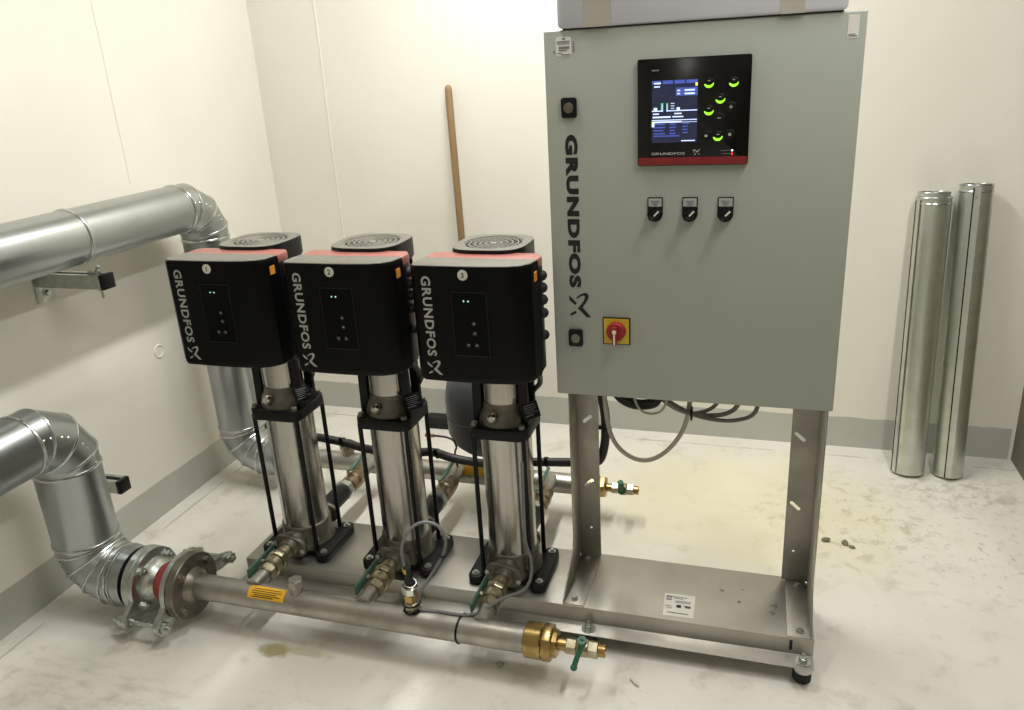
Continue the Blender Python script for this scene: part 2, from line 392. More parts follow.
for (px, py, rr) in ((.385, .155, .006), (.430, .118, .005), (.515, .118, .009), (.508, .090, .008), (.437, .170, .003), (.52, .13, .004)):
    B().lathe((px, py, ZS), Z, [(0, rr), (.0006, rr*.8)], 10).build('weld_spot', 'cast_bronze', t)

# cabinet support legs
def support_leg(side):
    xo = -.011 if side < 0 else .601; s = 1 if side < 0 else -1      # s: towards the middle
    t = thing('support_leg', (xo, .13, ZS), ['left steel support leg of the cabinet, nearest the third pump', 'right steel support leg of the cabinet, at the end of the frame'][0 if side < 0 else 1], 'support', 'cabinet support legs')
    yb = .235; zt = .699; wd = .059 if side < 0 else .066
    yf = .148 if side < 0 else .080
    ang = math.radians(42 if side < 0 else -42)
    hs = [slot(a if side < 0 else a, z, .034, .0095, ang) for a, z in (((.018, .526), (.018, .332)) if side < 0 else ((.556, .521), (.556, .325)))]
    hs += [circle(.022 if side < 0 else .560, .19, .0035)]
    x0, x1 = (xo, xo+wd) if side < 0 else (xo-wd, xo)
    B().plate([(x0, ZS+.003), (x1, ZS+.003), (x1, zt), (x0, zt)], hs, (0, yb, 0), X, Z, Y, .003).build('back_plate', 'stainless_dull', t)
    xs = xo if side < 0 else xo-.003
    B().prism([(yb, ZS+.003), (yb, zt), (yf, zt), (yf, .215), (yf-.008, .185), (.016, ZS+.012), (.013, ZS+.003)], (xs, 0, 0), Y, Z, X, .003).build('side_plate', 'stainless_dull', t, .0006)
    fp = B().prism([(xo, .012), (xo+s*.056, .012), (xo+s*.056, yb+.003), (xo, yb+.003)], (0, 0, ZS), X, Y, Z, .003).build('foot_plate', 'stainless_dull', t, .0006)
    for by in (.034, .215): hexbolt((xo+s*.026, by, ZS+.003), Z, .0065, .006, 'bolt', 'zinc_plate', fp)
    hexbolt((xo+s*.003, .205, ZS+.02), (s, 0, 0), .005, .004, 'bolt', 'zinc_plate', fp, washer=False)
support_leg(-1); support_leg(1)

# ------------------------------------------------------------------ control cabinet
ZC0, ZC1 = .700, 1.4875
t = thing('control_cabinet', (.3, .1, ZC0), 'light grey steel control cabinet with display panel and selector switches', 'cabinet')
B().box(.006, .594, .021, .205, ZC0+.0, ZC1-.001).build('body', 'cabinet_paint', t, .003)
door = B().box(0, .601, 0, .019, ZC0, ZC1).build('door', 'cabinet_paint', t, .003, segs=3)
B().box(.012, .588, .0185, .0215, ZC0+.01, ZC1-.01).build('door_gasket', 'black_rubber', t)
def dpoly(poly, name, m, parent, y0=0., dep=.004, bevel=0):
    return B().prism(poly, (0, y0, 0), X, Z, -Y, dep).build(name, m, parent, bevel)
text('GRUNDFOS', .027, (.0375, 0, 1.286), -Z, X, 'black_ink', 'lettering', door, length=.329, bold=.06, spc=1.15)
emblem((.035, 0, .946), X, -Z, .050, .058, 'black_ink', 'emblem', door)
for zc in (1.339, .841):
    lk = dpoly(rrect(.033, .065, zc-.020, zc+.020, .005), 'lock', 'black_plastic', t, 0, .007, .001)
    B().lathe((.049, -.007, zc), -Y, [(0, .0105), (.0015, .0105), (.002, .009)], 20).build('lock_core', 'cast_bronze', lk)
st = dpoly(rrect(.025, .057, 1.438, 1.475, .006), 'sticker', 'white_label', door, 0, .0006)
bars([(.028, .054, 1.4645, 1.467), (.028, .054, 1.461, 1.4625), (.031, .053, 1.452, 1.457), (.031, .048, 1.4485, 1.4505), (.0275, .037, 1.4435, 1.445), (.036, .054, 1.440, 1.4425), (.0385, .0445, 1.469, 1.473), (.0605, .0625, 1.445, 1.466), (.020, .024, 1.447, 1.449)], (0, -.0006, 0), X, Z, 'grey_ink', 'print', st)
s2 = dpoly(rrect(.569, .588, 1.441, 1.481, .001), 'inventory_label', 'white_label', door, 0, .0006)
bars([(.571, .586, 1.4445, 1.446), (.571, .583, 1.4475, 1.4488)], (0, -.0006, 0), X, Z, 'grey_ink', 'print', s2)
# display panel
px0, px1, pz0, pz1 = .190, .4055, 1.220, 1.4245
pan = dpoly(rrect(px0, px1, pz0, pz1, .004), 'control_panel', 'black_gloss', t, 0, .010, .0015)
yp = -.0101
def P(u, v): return (px0+(u-45)/(705-45)*(px1-px0), pz1-(v-85+ (u-45)*.058)/(688-85)*(pz1-pz0))
dpoly([(px0+.002, pz0+.002), (px1-.002, pz0+.002), (px1-.002, pz0+.0165), (px0+.002, pz0+.0165)], 'red_strip', 'red_strip', pan, yp, .0006)
sx0, sx1, sz0, sz1 = .2185, .3065, 1.2655, 1.3835
dpoly([(sx0, sz0), (sx1, sz0), (sx1, sz1), (sx0, sz1)], 'screen', 'screen_glass', pan, yp, .0005)
def SR(a, b_, c, d): return (sx0+a*(sx1-sx0), sx0+b_*(sx1-sx0), sz1-d*(sz1-sz0), sz1-c*(sz1-sz0))
yo = (0, yp-.0006, 0)
bars([SR(0, .2, 0, .055), SR(.24, .46, .0, .055), SR(.5, .72, .0, .055), SR(.75, 1, .0, .055), SR(.53, 1, .12, .25), SR(.04, .3, .69, .71), SR(.04, .3, .74, .76), SR(.04, .26, .79, .81), SR(.04, .3, .84, .86), SR(.4, .54, .69, .71), SR(.4, .54, .74, .76), SR(.4, .52, .79, .81), SR(.4, .54, .84, .86), SR(.68, .84, .68, .70), SR(.68, .8, .73, .75), SR(.68, .8, .78, .80), SR(.68, .8, .83, .85), SR(.04, .62, .88, .90)], yo, X, Z, 'screen_blue', 'screen_text', pan)
yo = (0, yp-.0008, 0)
bars([SR(.05, .2, .03, .055), SR(.05, .18, .085, .105), SR(.56, .62, .155, .175), SR(.56, .62, .205, .225), SR(.72, .94, .15, .175), SR(.72, .94, .205, .23), SR(0, .25, .475, .49), SR(.33, 1, .475, .49), SR(.22, .24, .375, .49), SR(.33, .35, .375, .49), SR(.04, .12, .43, .475), SR(.55, .62, .43, .475), SR(.42, .5, .36, .37), SR(.42, .5, .40, .41), SR(.42, .5, .44, .45), SR(.03, .16, .52, .54), SR(.5, .66, .52, .54), SR(.02, .42, .57, .595), SR(.46, .7, .57, .59), SR(0, 1, .625, .638), SR(.0, .66, .65, .675), SR(.66, 1, .665, .672), SR(0, .06, .67, .74), SR(.66, .96, .965, .98)], yo, X, Z, 'screen_white', 'screen_lines', pan)
bars([SR(.2, .26, .36, .375), SR(.2, .26, .40, .415), SR(.2, .26, .44, .455), SR(.32, .36, .36, .375), SR(.32, .36, .40, .415)], (0, yp-.001, 0), X, Z, 'screen_green', 'pump_symbols', pan)
bars([SR(.95, 1, .05, .10), SR(0, .05, .655, .69)], (0, yp-.0011, 0), X, Z, 'screen_yellow', 'screen_marks', pan)
text('GRUNDFOS', .0052, (.218, yp, 1.2415), X, Z, 'silver_ink', 'panel_lettering', pan, length=.066, bold=.02)
emblem((.300, yp, 1.240), Z, X, .0125, .0135, 'silver_ink', 'panel_emblem', pan)
bars([(.218, .232, 1.4015, 1.404)], (0, yp, 0), X, Z, 'grey_ink', 'model_print', pan)
for bx, bz, lit in ((.3275, 1.3755, 1), (.3735, 1.3755, 1), (.3495, 1.346, 1), (.3285, 1.325, 1), (.370, 1.330, 0), (.3485, 1.310, 0), (.3245, 1.277, 0), (.347, 1.276, 1), (.3695, 1.2785, 0)):
    bo = B().lathe((bx, yp, bz), -Y, [(0, .0098), (.0022, .0098), (.0032, .0082)], 22).build('button', 'black_plastic', pan)
    if lit:
        b = B(); n = 12
        oo = [(.0092*math.cos(math.radians(195+165*i/n)), .0092*math.sin(math.radians(195+165*i/n))) for i in range(n+1)]
        ii = [(.0086*math.cos(math.radians(345-135*i/n))*.98, .002+.0062*math.sin(math.radians(345-135*i/n))) for i in range(n+1)]
        b.prism(oo+ii, (bx, yp-.0032, bz), X, Z, -Y, .0004).build('button_light', 'button_glow', pan)
for txt, bx, bz in (('?', .3275, 1.377), ('A', .3735, 1.377), ('+', .370, 1.3275), ('-', .3485, 1.3092)):
    pass
bars([(.3665, .3735, 1.3292, 1.3308), (.3692, .3708, 1.3265, 1.3335), (.345, .352, 1.3092, 1.3108), (.322, .327, 1.275, 1.279), (.367, .372, 1.2762, 1.2812), (.347, .352, 1.3485, 1.350), (.326, .331, 1.328, 1.3295), (.345, .350, 1.2785, 1.280), (.325, .330, 1.379, 1.3805), (.3715, .3755, 1.379, 1.3805)], (0, yp-.0034, 0), X, Z, 'silver_ink', 'button_symbols', pan)
bars([(.352, .371, 1.2475, 1.2484), (.357, .371, 1.2415, 1.2424)], (0, yp, 0), X, Z, 'grey_ink', 'lamp_print', pan)
B().cyl((.375, yp, 1.248), (.375, yp-.001, 1.248), .0018, n=12).build('indicator_light', 'led_white', pan)
B().cyl((.375, yp, 1.2415), (.375, yp-.001, 1.2415), .0018, n=12).build('indicator_light', 'led_red', pan)
# selector switches
for cx in (.225, .2955, .366):
    sw = dpoly(rrect(cx-.0155, cx+.0155, 1.120, 1.1555, .0015), 'selector_switch', 'black_plastic', t, 0, .004, .0006)
    B().lathe((cx, 0, 1.1215), -Y, [(0, .0158), (.008, .0158), (.010, .0145)], 26).build('collar', 'black_plastic', sw)
    npl = dpoly([(cx-.0133, 1.137), (cx+.0133, 1.137), (cx+.0133, 1.1535), (cx-.0133, 1.1535)], 'name_plate', 'silver_ink', sw, -.004, .0008)
    bars([(cx-.009, cx+.009, 1.147, 1.149), (cx-.007, cx+.007, 1.1435, 1.1452), (cx-.004, cx+.004, 1.1405, 1.142)], (0, -.0048, 0), X, Z, 'grey_ink', 'print', sw)
    ca = math.radians(45); d = Vector((math.cos(ca), 0, math.sin(ca))); e = Vector((-math.sin(ca), 0, math.cos(ca)))
    B().lathe((cx, -.010, 1.1215), -Y, [(0, .0125), (.006, .0115)], 24).build('knob_base', 'black_gloss', sw)
    B().prism([(-.014, -.005), (.014, -.005), (.014, .005), (-.014, .005)], (cx, -.016, 1.1215), d, e, -Y, .009, [(-.013, -.0035), (.013, -.0035), (.013, .0035), (-.013, .0035)]).build('knob', 'black_gloss', sw, .0008)
    B().prism([(.000, -.0016), (.0135, -.0016), (.0135, .0016), (.000, .0016)], Vector((cx, -.0252, 1.1215))-e*.0005, d, e, -Y, .0005).build('pointer', 'white_label', sw)
# main switch
ms = dpoly(rrect(.111, .172, .829, .892, .002), 'main_switch', 'black_plastic', t, 0, .003, .0006)
dpoly(rrect(.1135, .1695, .8315, .8895, .001), 'yellow_plate', 'yellow_plate', ms, -.003, .001)
B().lathe((.1415, -.004, .862), -Y, [(0, .0215), (.012, .0205), (.014, .019)], 32).build('dial', 'red_dial', ms)
B().box(.1365, .1465, -.034, -.018, .836, .879).build('handle', 'red_dial', ms, .003)
B().box(.1398, .1432, -.0352, -.034, .838, .866).build('handle_line', 'white_label', ms, .0004)
B().lathe((.1415, -.034, .868), -Y, [(0, .0048), (.0015, .0045)], 12).build('handle_dot', 'white_label', ms)

# packing box on top
t = thing('packing_box', (.3, .12, ZC1), 'pale grey plastic box with tape straps lying on top of the control cabinet', 'box')
b = B(); b.prism(rrect(.031, .567, 1.4895, 1.74, .010), (0, -.006, 0), X, Z, Y, .235)
b.build('shell', 'box_plastic', t, .004)
for x0, x1 in ((.083, .1385), (.4505, .4935)):
    b = B(); b.box(x0, x1, -.0068, .230, 1.4888, 1.4895); b.box(x0, x1, -.0068, -.0055, 1.4888, 1.7408); b.box(x0, x1, -.0068, .230, 1.7398, 1.7408)
    b.build('tape_strap', 'tape', t)
B().box(.04, .56, .0, .225, 1.4872, 1.4897).build('rubber_pad', 'black_rubber', t)

# ------------------------------------------------------------------ pumps
def pump(ax, num):
    ay = .125
    words = {1: 'first', 2: 'second', 3: 'third'}[num]
    place = {1: 'farthest left, badge 1', 2: 'in the middle, badge 2', 3: 'next to the cabinet, badge 3'}[num]
    t = thing('booster_pump', (ax, ay, ZS), 'vertical steel pump with black and red motor head, '+place, 'pump', 'three booster pumps')
    # base
    b = B(); b.prism(rrect(ax-.07, ax+.07, ay-.062, ay+.062, .02), (0, 0, ZS), X, Y, Z, .022)
    for s in (-1, 1):
        b.prism(rrect(ax+s*.088-.021, ax+s*.088+.021, ay-.090, ay+.090, .018), (0, 0, ZS), X, Y, Z, .026)
    bp = b.build('base_plate', 'black_iron', t, .003)
    for s in (-1, 1):
        for q in (-1, 1): hexbolt((ax+s*.090, ay+q*.070, ZS+.026), Z, .0065, .006, 'bolt', 'zinc_plate', bp)
    b = B(); b.lathe((ax, ay, ZS+.018), Z, [(0, .079), (.012, .079), (.024, .072), (.070, .0705), (.074, .067)], 40)
    for s in (-1, 1):
        b.cyl((ax, ay+s*.03, .148), (ax, ay+s*.088, .148), .036, .032, 24)
        pl = []
        for i in range(28):
            a = 2*PI*i/28; r = .031+.021*abs(math.cos(a))**2.2; pl.append((r*math.cos(a), r*math.sin(a)))
        ca, sa = math.cos(math.radians(-12)), math.sin(math.radians(-12))
        b.prism(pl, (ax, ay+s*.088, .148), Vector((ca, 0, sa)), Vector((-sa, 0, ca)), Y*s, .013)
    cs = b.build('pump_base', 'cast_bronze', t, .0015)
    for s in (-1, 1): B().rod((ax+s*.043, ay-.103, .148-s*.009), (ax+s*.043, ay-.108, .148-s*.009), .007, n=6).build('flange_bolt', 'zinc_plate', cs)
    B().rod((ax+.055, ay-.05, .150), (ax+.064, ay-.058, .150), .009, n=6).build('drain_plug', 'zinc_plate', cs)
    # sleeve, rods
    B().lathe((ax, ay, .168), Z, [(0, .0662), (.369, .0662)], 64).build('outer_sleeve', 'stainless', t)
    for s in (-1, 1):
        for q in (-1, 1): B().cyl((ax+s*.067, ay+q*.067, .112), (ax+s*.067, ay+q*.067, .548), .0062, n=12).build('tie_rod', 'black_plastic', t)
    # top bracket
    h = .079; r = .030; pl = []
    for cx, cy, a0 in ((h-r, h-r, 0), (-h+r, h-r, 90), (-h+r, -h+r, 180), (h-r, -h+r, 270)):
        for i in range(7):
            a = math.radians(a0+90*i/6); pl.append((cx+r*math.cos(a), cy+r*math.sin(a)))
    tb = B().prism(pl, (ax, ay, .536), X, Y, Z, .030).build('top_bracket', 'black_iron', t, .003)
    for s in (-1, 1):
        for q in (-1, 1): hexbolt((ax+s*.062, ay+q*.062, .566), Z, .009, .010, 'nut', 'cast_bronze', tb, washer=False)
    hd = B().lathe((ax, ay, .563), Z, [(0, .071), (.012, .070), (.030, .065), (.044, .058), (.054, .056), (.060, .056)], 40).build('pump_head', 'cast_bronze', t)
    b = B(); vd = Vector((-.12, -.75, .62)).normalized(); vo = Vector((ax-.008, ay-.063, .590))
    b.cyl(vo, vo+vd*.012, .0135, n=20); b.lathe(vo+vd*.012, vd, [(0, .012), (.006, .012), (.008, .009)], 20)
    b.build('vent_plug', 'chrome', hd)
    # coupling guard and stool
    B().lathe((ax, ay, .615), Z, [(0, .0540), (.150, .0540)], 40).build('coupling_guard', 'stainless', t)
    gb = B()
    for a0 in (205, 318):
        pts = []
        for i in range(5):
            a = math.radians(a0+i*6); pts.append((.0565*math.cos(a), .0565*math.sin(a)))
        for i in range(4, -1, -1):
            a = math.radians(a0+i*6); pts.append((.0552*math.cos(a), .0552*math.sin(a)))
        gb.prism(pts, (ax, ay, .625), X, Y, Z, .130)
    gb.build('guard_strip', 'stainless', t)
    b = B()
    for s in (-1, 1):
        for q in (-1, 1):
            p0 = (ax+s*.063, ay+q*.030, .563); p1 = (ax+s*.059, ay+q*.030, .765)
            b.prism([(-.012, -.007), (.012, -.007), (.012, .007), (-.012, .007)], p0, X, Y, (Vector(p1)-Vector(p0)).normalized(), .200)
    b.lathe((ax, ay, .748), Z, [(0, .076), (.028, .080)], 36)
    b.build('motor_stool', 'black_iron', t, .002)
    # type plate on the right of the stool
    n_ = Vector((.72, -.55, .42)).normalized(); u = Vector((.61, .79, 0)).normalized(); v = n_.cross(u)
    tp = B().prism([(-.024, -.020), (.024, -.020), (.024, .022), (-.024, .022)], (ax+.080, ay-.034, .606), u, v, n_, .003).build('type_plate', 'black_iron', t, .0006)
    bars([(-.020, .014, .014, .016), (-.020, .018, .009, .0105), (-.018, .016, .004, .0055), (-.020, .010, -.001, .0005), (-.016, .019, -.006, -.0045), (-.020, .004, -.012, -.0095)], Vector((ax+.080, ay-.034, .606))+n_*.003, u, v, 'grey_ink', 'print', tp)
    B().box(ax+.064, ax+.076, ay-.045, ay+.02, .566, .602).build('plate_holder', 'black_iron', tp, .002)
    # motor
    my = ay-.022
    b = B(); b.lathe((ax+.008, my+.012, .765), Z, [(0, .070), (.012, .082), (.215, .084), (.228, .078)], 40)
    for k in range(20):
        a = 2*PI*k/20
        if math.sin(a) < -.2: continue
        d = Vector((math.cos(a), math.sin(a), 0)); e = Vector((-d.y, d.x, 0)); o = Vector((ax+.008, my+.012, .790))+d*.082
        b.prism([(0, -.002), (.009, -.0015), (.009, .0015), (0, .002)], o, d, e, Z, .19)
    b.build('motor_body', 'black_plastic', t)
    bx = [(-.121, -.036), (.148, -.036), (.151, -.030), (.151, .006), (-.121, .006)]
    B().prism(bx, (ax, 0, .764), X, Y, Z, .243).build('terminal_box', 'black_plastic', t, .003)
    rd = [(-.119, -.036), (.140, -.036), (.149, -.030), (.150, .010), (.136, .034), (-.105, .034), (-.120, .020)]
    B().prism(rd, (ax, 0, 1.003), X, Y, Z, .0235).build('top_cover', 'red_body', t, .005)
    rb = [(-.120, .0062), (.149, .0062), (.149, .012), (.135, .034), (-.105, .034), (-.120, .020)]
    B().prism(rb, (ax, 0, .768), X, Y, Z, .235).build('red_frame', 'red_body', t, .003)
    # black front cover: swelling front, rounded corners, sloping top
    def cover(z, f, top=0):
        pts = [(-.119, -.032), (-.124, -.060), (-.123, -.094), (-.112, -.1025), (-.060, -.1048), (0, -.106), (.060, -.1045), (.104, -.099), (.128, -.088), (.146, -.068), (.1525, -.032)]
        return [Vector((ax+.010+(x-.010)*f, -.032+(y+.032)*f, z)) for x, y in pts]
    L = [cover(.757, .965), cover(.760, .985), cover(.772, 1.0), cover(1.014, 1.0), cover(1.022, .995), cover(1.0265, .975)]
    n = len(L[0]); b = B(); vs = [p for l in L for p in l]; fs = []
    for i in range(len(L)-1):
        for k in range(n-1): fs.append((i*n+k, i*n+k+1, (i+1)*n+k+1, (i+1)*n+k))
        fs.append((i*n+n-1, i*n, (i+1)*n, (i+1)*n+n-1))
    fs += [tuple(range(n)), tuple(range((len(L)-1)*n, len(L)*n))]
    b.add(vs, fs); cv = b.build('front_cover', 'black_top', t, sharp=28)
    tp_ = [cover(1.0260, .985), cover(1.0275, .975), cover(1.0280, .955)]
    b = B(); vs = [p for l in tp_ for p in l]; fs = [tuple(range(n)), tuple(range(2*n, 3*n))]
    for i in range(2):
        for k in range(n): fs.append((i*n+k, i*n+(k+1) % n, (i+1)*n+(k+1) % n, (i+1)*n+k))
    b.add(vs, fs).build('cover_sheen', 'top_sheen_grey', t)  # thin grey slab painting the reflection on top of the black cover
    yf = -.1048
    text('GRUNDFOS', .0225, (ax-.096, -.1046, 1.004), -Z, X, 'silver_ink', 'lettering', cv, length=.186, bold=.028, spc=1.12)
    emblem((ax-.099, -.1046, .808), X, -Z, .036, .036, 'silver_ink', 'emblem', cv)
    B().cyl((ax+.003, -.1052, 1.008), (ax+.003, -.1068, 1.008), .0115, n=28).build('number_badge', 'white_label', cv)
    text(str(num), .012, (ax+.003, -.1068, 1.002), X, Z, 'black_ink', 'number', cv, bold=.02, align='CENTER')
    x0, x1, z0, z1 = ax-.028, ax+.054, .822, .970
    b = B()
    for a, c, d, e in ((x0, x1, z0, z0+.0018), (x0, x1, z1-.001, z1), (x0, x0+.001, z0, z1), (x1-.001, x1, z0, z1)): b.box(a, c, -.1068, -.104, d, e)
    b.build('display_frame', 'outline_grey', cv)
    B().box(x0+.001, x1-.001, -.1063, -.103, z0+.0018, z1-.001).build('display', 'display_black', cv)
    for dx in (.001, .0115): B().cyl((ax+dx, -.1063, .950), (ax+dx, -.1067, .950), .0019, n=10).build('indicator_light', 'led_green', cv)
    for dx, z in ((.022, .900), (.0225, .878), (.006, .850), (.0255, .850)):
        B().lathe((ax+dx, -.1063, z), -Y, [(0, .0066), (.0018, .0062), (.0022, .004)], 16).build('button', 'black_gloss', cv)
        B().cyl((ax+dx, -.1085, z), (ax+dx, -.1088, z), .0018, n=8).build('button_symbol', 'silver_ink', cv)
    ob = B().box(ax+.1525, ax+.1545, -.072, -.054, .988, 1.008).build('warning_label', 'orange_label', cv)
    ob.location = ob.location
    for z in (.985, .957, .929, .898, .846):
        B().lathe((ax+.149, -.006, z), X, [(0, .0120), (.006, .0120), (.011, .009), (.014, .004)], 14).build('cable_gland', 'black_rubber', t)
    # fan cover with grille
    fx, fy, hw = ax+{1: .018, 2: .012, 3: .008}[num], ay-.026, .0895
    def sq(hw, p=3.4, n=40):
        out = []
        for i in range(n):
            a = 2*PI*i/n; c, s = math.cos(a), math.sin(a); out.append((hw*math.copysign(abs(c)**(2/p), c), hw*math.copysign(abs(s)**(2/p), s)))
        return out
    n = 40; rows = [(sq(hw*.97), .985), (sq(hw), .990), (sq(hw), 1.030), (sq(hw*.985), 1.0345), ([(.072*math.cos(2*PI*i/n), .072*math.sin(2*PI*i/n)) for i in range(n)], 1.0345), ([(.070*math.cos(2*PI*i/n), .070*math.sin(2*PI*i/n)) for i in range(n)], 1.022)]
    b = B(); vs = [(fx+a, fy+c, z) for l, z in rows for a, c in l]; fs = []
    for i in range(len(rows)-1):
        for k in range(n): fs.append((i*n+k, i*n+(k+1) % n, (i+1)*n+(k+1) % n, (i+1)*n+k))
    fs.append(tuple(range((len(rows)-1)*n, len(rows)*n)))
    b.add(vs, fs); fc = b.build('fan_cover', 'black_plastic', t, sharp=30)
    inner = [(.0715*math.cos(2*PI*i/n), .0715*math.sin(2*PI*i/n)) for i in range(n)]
    b = B(); b.plate(sq(hw*.985), [inner], (fx, fy, 1.0343), X, Y, Z, .0012); b.build('fan_cover_sheen', 'top_sheen_grey', fc)  # grey plate painting the reflection on the black fan cap
    b = B()
    for R in (.020, .033, .046, .059, .0700): b.ring((fx, fy, 1.0325), Z, R, .0019, 40, 6)
    for k in range(24):
        a = 2*PI*k/24; d = Vector((math.cos(a), math.sin(a), 0)); e = Vector((-d.y, d.x, 0))
        b.prism([(.012, -.0009), (.071, -.0014), (.071, .0014), (.012, .0009)], (fx, fy, 1.0295), d, e, Z, .003)
    b.cyl((fx, fy, 1.029), (fx, fy, 1.0335), .009, n=18)
    stuff(b.build('grille', 'grille_grey', fc))
    B().cyl((fx, fy, 1.0222), (fx, fy, 1.0232), .0695, n=40).build('grille_backing', 'black_plastic', fc)
    # power cable from the terminal box down to the stool
    B().tube([(ax+.128, -.012, .80), (ax+.128, -.012, .768), (ax+.122, .04, .73), (ax+.105, .10, .68), (ax+.080, .15, .645), (ax+.06, .165, .62)], .0068, 10).build('power_cable', 'black_cable', t)
AX = {1: -.825, 2: -.497, 3: -.175}
for n in (1, 2, 3): pump(AX[n], n)

# ------------------------------------------------------------------ suction manifold (front)
MY, MZ, MR = -.155, .114, .0345
t = thing('suction_manifold', (-.5, MY, MZ), 'grey steel manifold pipe in front of the pumps with brass end', 'pipe')
B().cyl((-1.005, MY, MZ), (-.060, MY, MZ), MR, n=40).build('pipe', 'pipe_steel', t)
b = B(); b.lathe((-1.040, MY, MZ), X, [(0, .0925), (.020, .0925), (.0225, .090), (.0225, .052), (.034, .043), (.040, MR+.001)], 44)
fl = b.build('flange', 'flange_steel', t)
for k in range(4):
    a = math.radians(38+90*k); hexbolt((-1.0175, MY+.073*math.cos(a), MZ+.073*math.sin(a)), X, .0115, .010, 'bolt', 'flange_steel', fl, stud=.004)
b = B(); b.lathe((-.063, MY, MZ), X, [(0, MR+.001), (.004, .0425), (.042, .0435), (.045, .041)], 36)
br = b.build('brass_cap', 'brass', t)
B().lathe((-.018, MY, MZ), X, [(0, .041), (.003, .0445), (.022, .0445), (.025, .041), (.0255, .033), (.036, .033)], 8).build('hex_bushing', 'brass', t, .0008)
# bands
B().ring((-.228, MY, MZ), Vector((1, -.12, 0)), MR+.0008, .0028, 40, 6).build('cable_tie', 'black_plastic', t)
# yellow label wrapped on the pipe
def wrap(x0, x1, a0, a1, R, n=8):
    b = B(); vs = []; fs = []
    for i in range(n+1):
        a = math.radians(a0+(a1-a0)*i/n)
        for x in (x0, x1): vs.append((x, MY+R*math.cos(a), MZ+R*math.sin(a)))
    for i in range(n): fs.append((2*i, 2*i+1, 2*i+3, 2*i+2))
    return b.add(vs, fs)
yl = wrap(-.826, -.716, 96, 152, MR+.0012).build('yellow_label', 'yellow_label', t)
b = B()
for a, x0, x1 in ((108, -.812, -.730), (118, -.816, -.726), (127, -.814, -.738), (135, -.806, -.728), (142, -.814, -.748)):
    q = wrap(x0, x1, a, a+3.4, MR+.0017, 1); b.add(q.v, q.f)
stuff(b.build('print', 'dark_ink', yl))
b = B(); b.cyl((-.690, MY, MZ+.02), (-.690, MY, MZ+.050), .017, n=24); b.lathe((-.690, MY, MZ+.050), Z, [(0, .0195), (.020, .0195), (.023, .017)], 6)
b.build('test_plug', 'pipe_steel', t)
# stub pipes as far as the valves
for n in (1, 2, 3): B().cyl((AX[n], MY, MZ+.028), (AX[n], MY+.052, .142), .021, n=24).build('stub', 'pipe_steel', t)

# isolation valves
def valve(p0, p1, lab, lever, grp, back=False):
    p0, p1 = Vector(p0), Vector(p1); d = (p1-p0).normalized(); L = (p1-p0).length
    t = thing('isolation_valve', (p0+p1)/2, lab, 'valve', grp)
    if not back:
        b = B(); b.lathe(p0, d, [(0, .024), (.020, .024), (.021, .0215), (L-.030, .0215)], 26); b.build('body', 'brass_pale', t)
        B().lathe(p0+d*.002, d, [(0, .026), (.002, .028), (.020, .028), (.022, .026)], 6).build('hex_nut', 'brass_pale', t)
        B().lathe(p0+d*.030, d, [(0, .0245), (.004, .0285), (.022, .0285), (.026, .0245)], 26).build('ball_housing', 'brass_pale', t)
        B().lathe(p0+d*.060, d, [(0, .028), (.003, .030), (.020, .030), (.023, .028)], 8).build('union_nut', 'brass_pale', t)
        B().lathe(p0+d*(L-.030), d, [(0, .024), (.010, .029), (.030, .030)], 26).build('collar', 'cast_bronze', t)
        so = p0+d*.043
        B().rod(so, so+Vector((-.036, 0, .008)), .0085, n=14).build('stem', 'brass_pale', t)
        B().box(so.x-.040, so.x-.034, so.y-.062, so.y+.066, so.z-.006, so.z+.022).build('lever', lever, t, .002)
    else:
        B().lathe(p0, d, [(0, .027), (.010, .030), (.100, .030), (.112, .026)], 26).build('check_valve', 'black_iron', t)
        B().lathe(p0+d*.112, d, [(0, .026), (.004, .033), (.026, .033), (.031, .027)], 8).build('union_nut', 'zinc_plate', t)
        B().lathe(p0+d*.143, d, [(0, .022), (.006, .023), (.010, .029), (.030, .030), (.036, .025), (.044, .025), (.050, .030), (.072, .030), (.078, .026), (.086, .026)], 26).build('body', 'valve_bronze', t)
        B().lathe(p0+d*.229, d, [(0, .026), (.003, .029), (.018, .029), (.021, .025)], 8).build('hex_nut', 'valve_bronze', t)
        B().cyl(p0+d*.249, p1, .022, n=24).build('stub', 'pipe_steel', t)
        so = p0+d*.180
        B().rod(so, so+Vector((-.004, 0, .044)), .011, n=14).build('stem', 'valve_bronze', t)
        B().tube([so+Vector((-.004, -.006, .043)), so+Vector((-.004, .03, .044)), so+Vector((-.002, .07, .052)), so+Vector((0, .12, .056))], .0058, 8).build('lever', lever, t)
nm = {1: 'first', 2: 'middle', 3: 'third'}
for n in (1, 2, 3):
    valve((AX[n], MY+.050, .142), (AX[n], .037, .147), 'brass isolation valve with flat green lever in front of the %s pump' % nm[n], 'green_dull', 'isolation valves on the suction side')

